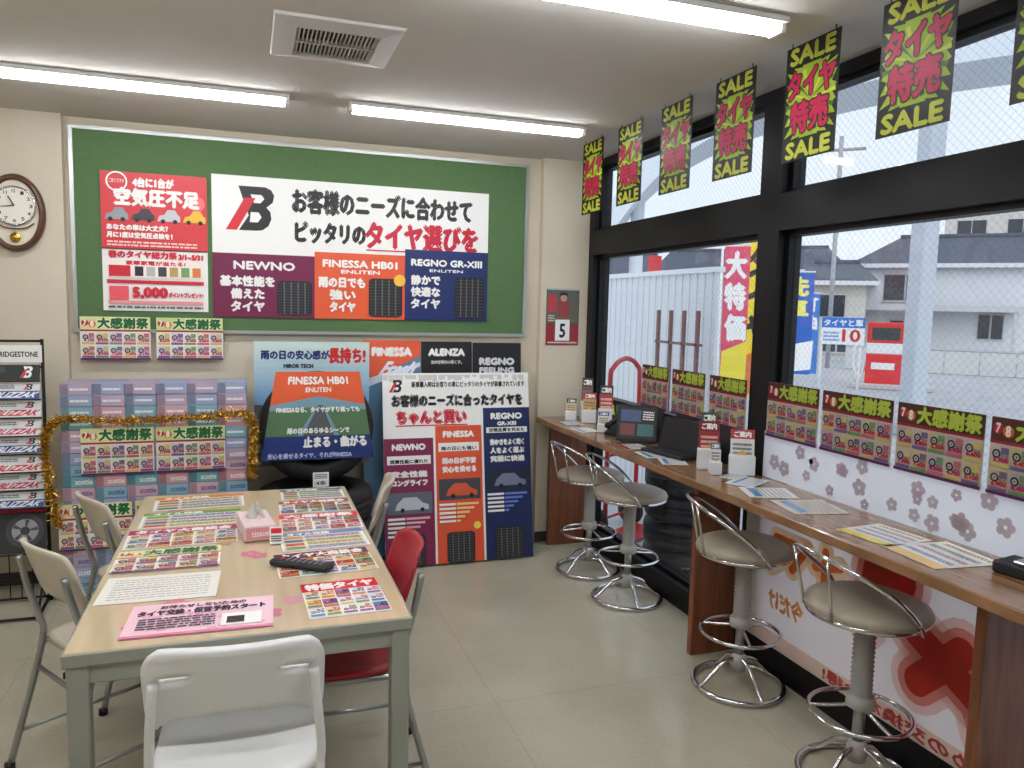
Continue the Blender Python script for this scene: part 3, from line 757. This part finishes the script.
for i in range(8):
    yc=3.995-i*.44
    mb=MB("hanging_sale_poster")
    S=Sheet(mb,(1.83,yc+.13,2.09),*RW,.265,.395,th=.001,mt="print_thin",base=(26,24,18))
    k=S.w/S.h
    S.poly([(cl(.5+(.62 if j%2 else .40)*math.cos(math.pi*j/22),.03,.97),cl(.5+(.62 if j%2 else .46)*k*math.sin(math.pi*j/22)*1.05,.19,.81)) for j in range(44)],(172,200,44))
    S.z+=1
    for q in range(14):
        a=2*math.pi*q/14;S.poly([(.5,.5),(cl(.5+.46*math.cos(a),.04,.96),.5+.28*math.sin(a)),(cl(.5+.46*math.cos(a+.14),.04,.96),.5+.28*math.sin(a+.14))],(90,116,28) if q%2 else (214,222,70),L=S.z+q*.1)
    S.z+=2
    for (a,b) in((.84,.975),(.025,.16)):S.text("SALE",.09,a,.91,b,(206,212,70),.010)
    S.text("タイヤ",.07,.54,.93,.77,(206,32,84),.012,out=(60,34,20));S.text("特売",.16,.24,.84,.50,(206,32,84),.012,out=(60,34,20))
    for u in(.1,.9):tube(mb,[(1.831,yc+.13-u*.265,2.484),(1.831,yc+.13-u*.265,2.4995)],.002,"wire",5)
    mb.done()
def cflat(x0,y0,w,h,rot,kind,i=0,**k):
    mb=MB("counter_leaflet");a=math.radians(rot)
    S=Sheet(mb,(x0,y0,.8465),(math.cos(a),math.sin(a),0),(-math.sin(a),math.cos(a),0),w,h,th=.0006,mt="print_gloss",base=k.get("base",WHT))
    if kind=="menu":
        S.rect(0,.8,1,1,k.get("head",(60,120,180)));z0=S.z
        for r in range(4):S.z=z0;S.rect(.04,.04+r*.19,.96,.19+r*.19,[(252,244,214),(220,230,230),(240,220,226),(214,226,240)][r]);S.dashes(.08,.07+r*.19,.9,.16+r*.19,2,(90,70,70))
    elif kind=="sale":sale_flyer(S,i)
    else:S.dashes(.08,.1,.92,.9,8,(150,150,160),.3);S.rect(.1,.7,.9,.85,(90,150,200))
    mb.done()
cflat(2.06,1.56,.22,.24,84,"menu",base=(240,240,234),head=(232,190,120))
cflat(2.05,1.80,.2,.20,95,"menu",1,head=(230,200,60))
cflat(2.03,2.13,.2,.21,78,"w",base=(206,196,180))
cflat(2.0,2.36,.17,.19,70,"w",base=(228,228,224))
cflat(1.93,2.56,.18,.12,30,"w",base=(220,232,240))
cflat(1.95,2.70,.14,.10,30,"menu",head=(40,60,120))
cflat(1.92,3.02,.15,.12,70,"w");cflat(1.95,3.2,.16,.14,85,"w");cflat(1.95,3.43,.14,.13,85,"menu",head=(190,60,60));cflat(1.93,3.98,.16,.12,95,"w");cflat(1.95,4.25,.14,.14,88,"menu",head=(90,60,40))
def holder(name,x,y,w,h,face,rot=0,head=RED):
    mb=MB(name);M=Matrix.Translation((x,y,.8455))@Matrix.Rotation(math.radians(rot),4,'Z')
    R=M.to_3x3()
    bbox(mb,-w/2,w/2,0,.05,0,h*.45,"paint",.003,(225,228,230),M=M)
    S=Sheet(mb,M@Vector((-w/2+.004,.012,.01)),R@Vector((1,0,0)),R@Vector((0,.2,1)),w-.008,h,base=face)
    dk=face[1]<60
    S.rect(0,.78,1,1,head);S.text("ご案内",.15,.82,.85,.95,WHT,.008);S.dashes(.1,.1,.9,.7,6,(230,190,180) if dk else (110,110,120));S.circ(.5,.4,.2,(210,170,90));S.rect(.2,.08,.8,.2,(70,110,150))
    mb.done()
holder("brochure_holder",1.95,2.90,.10,.21,(150,40,46),-25,(120,24,30))
holder("brochure_holder",2.03,2.77,.11,.19,(226,224,218),-30,(170,60,60))
holder("brochure_holder",1.92,2.80,.05,.13,(226,224,218),-20,(90,110,130))
holder("brochure_holder",2.03,3.03,.08,.23,(216,196,130),-30,(60,80,60))
holder("brochure_holder",2.0,4.30,.09,.18,(206,160,90),-30,(170,50,50))
holder("brochure_holder",2.04,4.15,.09,.24,(170,50,50),-30,(40,40,44))
holder("brochure_holder",1.93,3.95,.07,.11,(226,224,218),-30,(60,90,130))
holder("brochure_holder",2.05,4.45,.08,.26,(110,76,56),-30,(60,40,34))
holder("brochure_holder",1.93,4.42,.07,.13,(216,196,160),-30,(40,70,60))
mb=MB("tablet_display")
M0=Matrix.Translation((1.955,3.60,.8455))@Matrix.Rotation(math.radians(-35),4,'Z');M=M0@Matrix.Rotation(math.radians(-15),4,'X')
bbox(mb,-.11,.11,0,.018,.01,.205,"rubber",.004,M=M);R=M.to_3x3()
S=Sheet(mb,M@Vector((-.098,-.001,.022)),R@Vector((1,0,0)),R@Vector((0,0,1)),.196,.17,th=0,base=(20,24,34));S.rect(.05,.55,.6,.92,(70,90,130));S.rect(.05,.1,.45,.48,(120,60,60));S.rect(.52,.1,.95,.48,(60,110,110));S.dashes(.65,.6,.95,.9,4,WHT)
bbox(mb,-.08,.08,-.01,.09,0,.012,"rubber",.003,M=M0);mb.done()
mb=MB("pen_cup");M=Matrix.Translation((2.06,4.02,.846))
lathe(mb,[(0,.003),(.032,.003),(.034,.0),(.036,.09),(.032,.09),(.031,.006),(0,.006)],"rubber",24,M=M)
for k in range(5):tube(mb,[(.01*math.cos(k),.01*math.sin(k),.01),(.035*math.cos(k),.035*math.sin(k),.15)],.004,"paint",6,col=[(30,60,160),(200,30,40),(20,20,20),(240,200,40),(40,140,80)][k],M=M)
mb.done()
mb=MB("telephone");M=Matrix.Translation((2.01,3.84,.846))@Matrix.Rotation(math.radians(-60),4,'Z')
mb.add([(-.08,-.08,0),(.08,-.08,0),(.08,.08,0),(-.08,.08,0),(-.08,-.08,.02),(.08,-.08,.02),(.08,.08,.07),(-.08,.08,.07)],[(0,3,2,1),(4,5,6,7),(0,1,5,4),(1,2,6,5),(2,3,7,6),(3,0,4,7)],"rubber",M=M)
tube(mb,smooth_path([(-.055,-.09,.05),(-.055,-.07,.065),(-.055,.0,.085),(-.055,.07,.095),(-.055,.09,.085)],5),[.02]*5+[.014]*11+[.02]*5,"rubber",10,M=M)
for r in range(4):
    for c in range(3):box(mb,-.01+c*.022,.004+c*.022,-.06+r*.026,-.045+r*.026,.027+r*.008,.034+r*.008,"paint",(190,190,190),M=M)
mb.done()
mb=MB("laptop");M=Matrix.Translation((2.01,3.27,.846))@Matrix.Rotation(math.radians(-78),4,'Z')
bbox(mb,-.15,.15,-.11,.0,0,.018,"rubber",.004,M=M)
for r in range(4):
    for c in range(11):box(mb,-.13+c*.0237,-.112+c*.0237,-.095+r*.02,-.08+r*.02,.018,.0205,"paint",(50,50,54),M=M)
bbox(mb,-.15,.15,.0,.010,.008,.175,"rubber",.003,M=M@Matrix.Rotation(math.radians(-14),4,'X'))
bbox(mb,-.138,.138,-.002,.001,.022,.165,"paint",.0005,(26,30,36),M=M@Matrix.Rotation(math.radians(-14),4,'X'))
mb.done()
mb=MB("card_reader");M=Matrix.Translation((2.04,1.44,.846))@Matrix.Rotation(math.radians(10),4,'Z')
bbox(mb,-.06,.05,-.10,.10,0,.035,"rubber",.006,M=M);bbox(mb,-.05,.04,-.09,.05,.035,.045,"steel",.003,M=M);mb.done()
# ================================================================ OUTSIDE
def pol(R,az):return (R*math.sin(math.radians(az)),R*math.cos(math.radians(az)))
simple("ground",[(2.26,120,-40,120,-.2,-.1)],"asphalt")
mb=MB("tyre_stack")
for k in range(4):lathe(mb,tyre_prof(.29,.17,.19),"rubber",40,M=Matrix.Translation((2.66,4.15,-.01+k*.172)),closedprof=True)
mb.done()
mb=MB("metal_fence")
n=58
for i in range(n):
    y=5.08+i*.055;box(mb,3.4+(.0 if i%2 else .008),3.42+(.0 if i%2 else .008),y,y+.055,-.1,1.86,"matte",(220,225,232))
box(mb,3.38,3.46,5.06,8.3,1.86,1.90,"matte",(230,233,238));mb.done()
mb=MB("hand_cart")
rd=(176,24,34)
M=Matrix.Translation((2.62,5.02,-.1))@Matrix.Rotation(math.radians(-60),4,'Z')
tube(mb,smooth_path([(0,-.2,.1),(0,-.2,1.08),(0,-.16,1.24),(0,0,1.30),(0,.16,1.24),(0,.2,1.08),(0,.2,.1)],6),.018,"paint",8,col=rd,M=M)
for z in(.3,.6,.9):tube(mb,[(0,-.2,z),(0,.2,z)],.012,"paint",8,col=rd,M=M)
for s in(-.24,.24):lathe(mb,tyre_prof(.11,.05,.05),"rubber",24,M=M@Matrix.Translation((-.06,s,.11))@Matrix.Rotation(math.pi/2,4,'X'),closedprof=True)
box(mb,0,.25,-.2,.2,.02,.03,"paint",rd,M=M)
tube(mb,[(-.06,-.24,.11),(-.06,.24,.11)],.01,"paint",8,col=rd,M=M);mb.done()
mb=MB("steel_post_rack")
for k in range(4):
    box(mb,3.1,3.125,4.85+k*.19,4.875+k*.19,-.1,1.56,"paint",(120,76,72))
box(mb,3.1,3.13,4.82,5.46,1.30,1.32,"paint",(120,76,72));mb.done()
def nobori(az,R,w,z0,z1,cols,txt,tc):
    mb=MB("advertising_flag");x,y=pol(R,az);a=math.radians(az)
    S=Sheet(mb,(x,y,z0),(math.cos(a),-math.sin(a),0),(0,0,1),w,z1-z0,base=None)
    S.tr=lambda u,v:(u+.05*math.sin(v*6),v)
    S.rect(0,0,1,1,cols[0]);S.rect(0,0,1,1,cols[0],L=-6)
    for i,c in enumerate(cols[1:]):S.poly([(0,.0+i*.3),(1,.05+i*.3),(1,.34+i*.3),(0,.26+i*.3)],c)
    for i,ch in enumerate(txt):S.text(ch,.12,.78-i*.22,.88,.96-i*.22,tc,.01)
    tube(mb,[(x-.02,y+.02,-.1),(x-.02,y+.02,z1+.06)],.014,"lampbody",8)
    tube(mb,[(x-.02,y+.02,z1+.02),(x+w*math.cos(a),y-w*math.sin(a),z1+.02)],.01,"lampbody",8)
    lathe(mb,[(0,0),(.2,0),(.2,.06),(0,.09)],"matte",20,M=Matrix.Translation((x,y,-.1)),col=(90,100,120));mb.done()
nobori(34.3,8.5,.26,.75,2.25,[(226,80,110),(244,224,70)],"大特価",WHT)
nobori(35.6,9.6,.36,.55,2.4,[(246,220,50),(226,120,60)],"タイヤ",(40,40,40))
nobori(38.0,11,.46,.75,2.1,[(40,100,200),(250,250,250)],"洗車",(250,240,120))
nobori(39.6,14,.30,.55,1.9,[(60,130,210)],"灯油",WHT)
mb=MB("street_sign_board");x,y=pol(13,41.0);a=math.radians(41)
S=Sheet(mb,(x,y,1.10),(math.cos(a),-math.sin(a),0),(0,0,1),.62,.42,th=.03,base=WHT);S.rect(0,.62,1,1,(40,120,210));S.text("タイヤと車",.05,.68,.95,.93,WHT,.01);S.text("10",.5,.12,.9,.56,RED,.02);S.dashes(.05,.1,.42,.5,3,(40,120,210))
for u in(0.02,.58):tube(mb,[(x+u*math.cos(a)+.03,y-u*math.sin(a)+.05,-.1),(x+u*math.cos(a)+.03,y-u*math.sin(a)+.05,1.5)],.02,"lampbody",8)
mb.done()
mb=MB("fuel_pump");x,y=pol(19.3,43.9);M=Matrix.Translation((x,y,-.1))@Matrix.Rotation(math.radians(-44),4,'Z')
bbox(mb,0,.78,0,.5,0.1,.80,"paint",.02,(226,40,44),M=M);bbox(mb,0,.78,.0,.5,.80,1.05,"paint",.02,(236,236,236),M=M);bbox(mb,0,.78,0,.5,1.05,1.52,"paint",.02,(226,40,44),M=M);bbox(mb,.10,.68,-.02,.0,1.12,1.40,"paint",.005,(50,54,60),M=M)
box(mb,.12,.6,-.015,0,.45,.60,"paint",(240,240,240),M=M)
tube(mb,smooth_path([(.80,.2,1.2),(1.0,.1,1.1),(1.05,.1,.5),(.9,.1,.25),(.8,.15,.6)],6),.03,"rubber",8,M=M)
tube(mb,smooth_path([(.0,.2,1.2),(-.22,.1,1.0),(-.25,.1,.5),(-.1,.1,.25),(.0,.15,.6)],6),.03,"paint",8,col=(235,235,235),M=M)
bbox(mb,-.3,1.4,-.2,.7,0.002,.12,"matte",.02,(190,190,190),M=M)
mb.done()
mb=MB("canopy_column");x,y=pol(12,46.9);bbox(mb,x-.13,x+.13,y-.13,y+.13,-.1,4.9,"matte",.02,(196,203,212))
bbox(mb,x-.22,x+.22,y-.22,y+.22,-.1,.1,"matte",.02,(180,186,194));mb.done()
mb=MB("arched_canopy")
v=[];f=[];pts=[(24,.04),(27,.12),(30,.18),(34,.225),(38,.25),(43,.27),(48,.28),(54,.28),(60,.26)]
sm=smooth_path([(a,t,0) for a,t in pts],5)
for p in sm:
    x,y=pol(13,p[0]);z=1.55+13*p[1];d=Vector((x,y,0)).normalized()
    for q,(dr,dz) in enumerate(((0,0),(0,.55),(1.6,.55),(1.6,0))):v.append((x+d.x*dr,y+d.y*dr,z+dz))
n=len(sm)
for i in range(n-1):
    for q in range(4):
        l=(q+1)%4;f.append((i*4+q,(i+1)*4+q,(i+1)*4+l,i*4+l))
mb.add(v,f,"canopy",smooth=False);
tube(mb,[(*pol(14,28),-.1),(*pol(14,28),3.8)],.12,"canopy",12);mb.done()
def house(name,az,R,w,d,h,rh,wall,roof="rooftile",wins=(),rot=None,gable=False):
    mb=MB(name);x,y=pol(R,az);M=Matrix.Translation((x,y,-.1))@Matrix.Rotation(math.radians(-az-3 if rot is None else rot),4,'Z')
    box(mb,0,w,0,d,0,h,"matte",wall,M=M)
    e=.4
    if rh>0:
        a,b=(0.0,1.0) if gable else (.12,.88)
        ea=e if gable else 0
        mb.add([(-e,-e,h),(w+e,-e,h),(w+e,d+e,h),(-e,d+e,h),(w*a-ea,d/2,h+rh),(w*b+ea,d/2,h+rh)],[(0,1,5,4),(1,2,5),(2,3,4,5),(3,0,4),(0,3,2,1)],roof,M=M)
        box(mb,-e,w+e,-e,-e+.06,h-.14,h+.02,"matte",(225,225,228),M=M)
        tube(mb,[(w*a,d/2,h+rh),(w*b,d/2,h+rh)],.14,roof,6,M=M)
    for (a,b,c,dd) in wins:
        box(mb,a,c,-.05,.02,b,dd,"darkglass",M=M);box(mb,a-.06,c+.06,-.07,-.0,b-.06,b,"matte",(200,202,206),M=M);box(mb,a-.06,c+.06,-.07,-.0,dd,dd+.06,"matte",(200,202,206),M=M)
        box(mb,(a+c)/2-.03,(a+c)/2+.03,-.06,.0,b,dd,"matte",(190,192,198),M=M)
    return mb,M
W1=(228,230,234)
mb,M=house("white_house",43.2,34,11,7,3.7,1.35,W1,wins=((.9,2.3,2.4,3.3),(4.2,.9,5.0,1.8),(6.0,2.3,7.2,3.1),(6.2,.8,7.2,1.6),(8.6,2.3,9.8,3.1),(1.2,.5,2.2,1.5)))
box(mb,-.2,5.5,-1.2,0,1.98,2.1,"rooftile",M=M);box(mb,-.2,5.5,-1.25,-1.1,1.9,2.12,"matte",(200,200,204),M=M)
for k in(0,2.6,5.3):box(mb,k-.1,k,-1.2,-1.1,0,1.95,"matte",(200,200,204),M=M)
mb.done()
mb,M=house("tiled_house",39.6,31,2.2,4,2.9,.8,(206,200,190),wins=((.5,1.6,1.5,2.4),(.8,.3,1.8,1.2)));mb.done()
mb,M=house("tiled_house",36.0,40,4.2,6,3.8,1.3,(206,204,200),wins=((.8,2.2,2.0,3.2),));mb.done()
mb,M=house("tiled_house",29.5,42,5.5,6,3.6,1.5,(212,210,206),wins=((1,2.2,2.2,3.2),));mb.done()
mb,M=house("tiled_house",25.0,38,3.5,6,3.2,1.4,(190,180,174),wins=((1,1.8,2.2,2.8),));mb.done()
mb,M=house("apartment_building",48.0,80,16,10,11.5,0,(206,200,194),wins=tuple((1+i*3.8,6.2+j*2.6,3.2+i*3.8,7.7+j*2.6) for i in range(4) for j in range(2)));mb.done()
mb=MB("boundary_wall");x,y=pol(26,42.6);M=Matrix.Translation((x,y,-.1))@Matrix.Rotation(math.radians(-48),4,'Z')
for k in range(9):bbox(mb,k*.9,k*.9+.88,0,.12,0,.7,"matte",.02,(206,206,206),M=M)
box(mb,0,8.1,-.02,.14,.7,.76,"matte",(188,190,194),M=M);mb.done()
mb=MB("utility_pole");x,y=pol(26,41.5);tube(mb,[(x,y,-.1),(x,y,7)],.07,"matte",10,col=(170,172,176));tube(mb,smooth_path([(x,y,4.0),(x+.2,y-.2,4.5),(x+.9,y-.8,4.75),(x+1.5,y-1.4,4.7)],5),.05,"matte",8,col=(150,152,156))
tube(mb,[(x-.5,y+.5,6.6),(x+.5,y-.5,6.6)],.05,"matte",8,col=(170,170,170));mb.done()
mb=MB("roadside_sign");x,y=pol(22,29.0);tube(mb,[(x,y,-.1),(x,y,2.6)],.05,"matte",8,col=(180,180,180));bbox(mb,x-.05,x+.35,y-.05,y,2.45,3.1,"paint",.01,(214,50,60));mb.done()
# ================================================================ WORLD + LIGHT
w=bpy.data.worlds.new("World");SC.world=w;w.use_nodes=True
nt=w.node_tree;bg=nt.nodes["Background"]
tc=nt.nodes.new("ShaderNodeTexCoord");nz=nt.nodes.new("ShaderNodeTexNoise");nz.inputs["Scale"].default_value=2.2;nz.inputs["Detail"].default_value=5
cr=nt.nodes.new("ShaderNodeValToRGB");cr.color_ramp.elements[0].color=(.70,.77,.87,1);cr.color_ramp.elements[1].color=(.82,.87,.95,1);cr.color_ramp.elements[0].position=.35;cr.color_ramp.elements[1].position=.65
nt.links.new(tc.outputs["Generated"],nz.inputs["Vector"]);nt.links.new(nz.outputs[0],cr.inputs[0]);nt.links.new(cr.outputs[0],bg.inputs[0]);bg.inputs[1].default_value=1.35
sd=bpy.data.lights.new("sun","SUN");sd.energy=1.0;sd.angle=math.radians(60);so=bpy.data.objects.new("sun",sd);so.rotation_euler=(math.radians(48),math.radians(-20),0);SC.collection.objects.link(so)
# ================================================================ CAMERA
cd=bpy.data.cameras.new("camera");cd.sensor_width=36;cd.lens=764.67/1024*36;cd.clip_end=400
co=bpy.data.objects.new("camera",cd);SC.collection.objects.link(co);SC.camera=co
t,p,r=[math.radians(a) for a in(19.11,5.69,1.36)]
F=Vector((math.sin(t)*math.cos(p),math.cos(t)*math.cos(p),-math.sin(p)))
R0=Vector((math.cos(t),-math.sin(t),0));U0=R0.cross(F)
R=R0*math.cos(r)+U0*math.sin(r);U=U0*math.cos(r)-R0*math.sin(r)
co.matrix_world=Matrix(((R.x,U.x,-F.x,0),(R.y,U.y,-F.y,0),(R.z,U.z,-F.z,1.55),(0,0,0,1)))
SC.view_settings.view_transform='Standard'
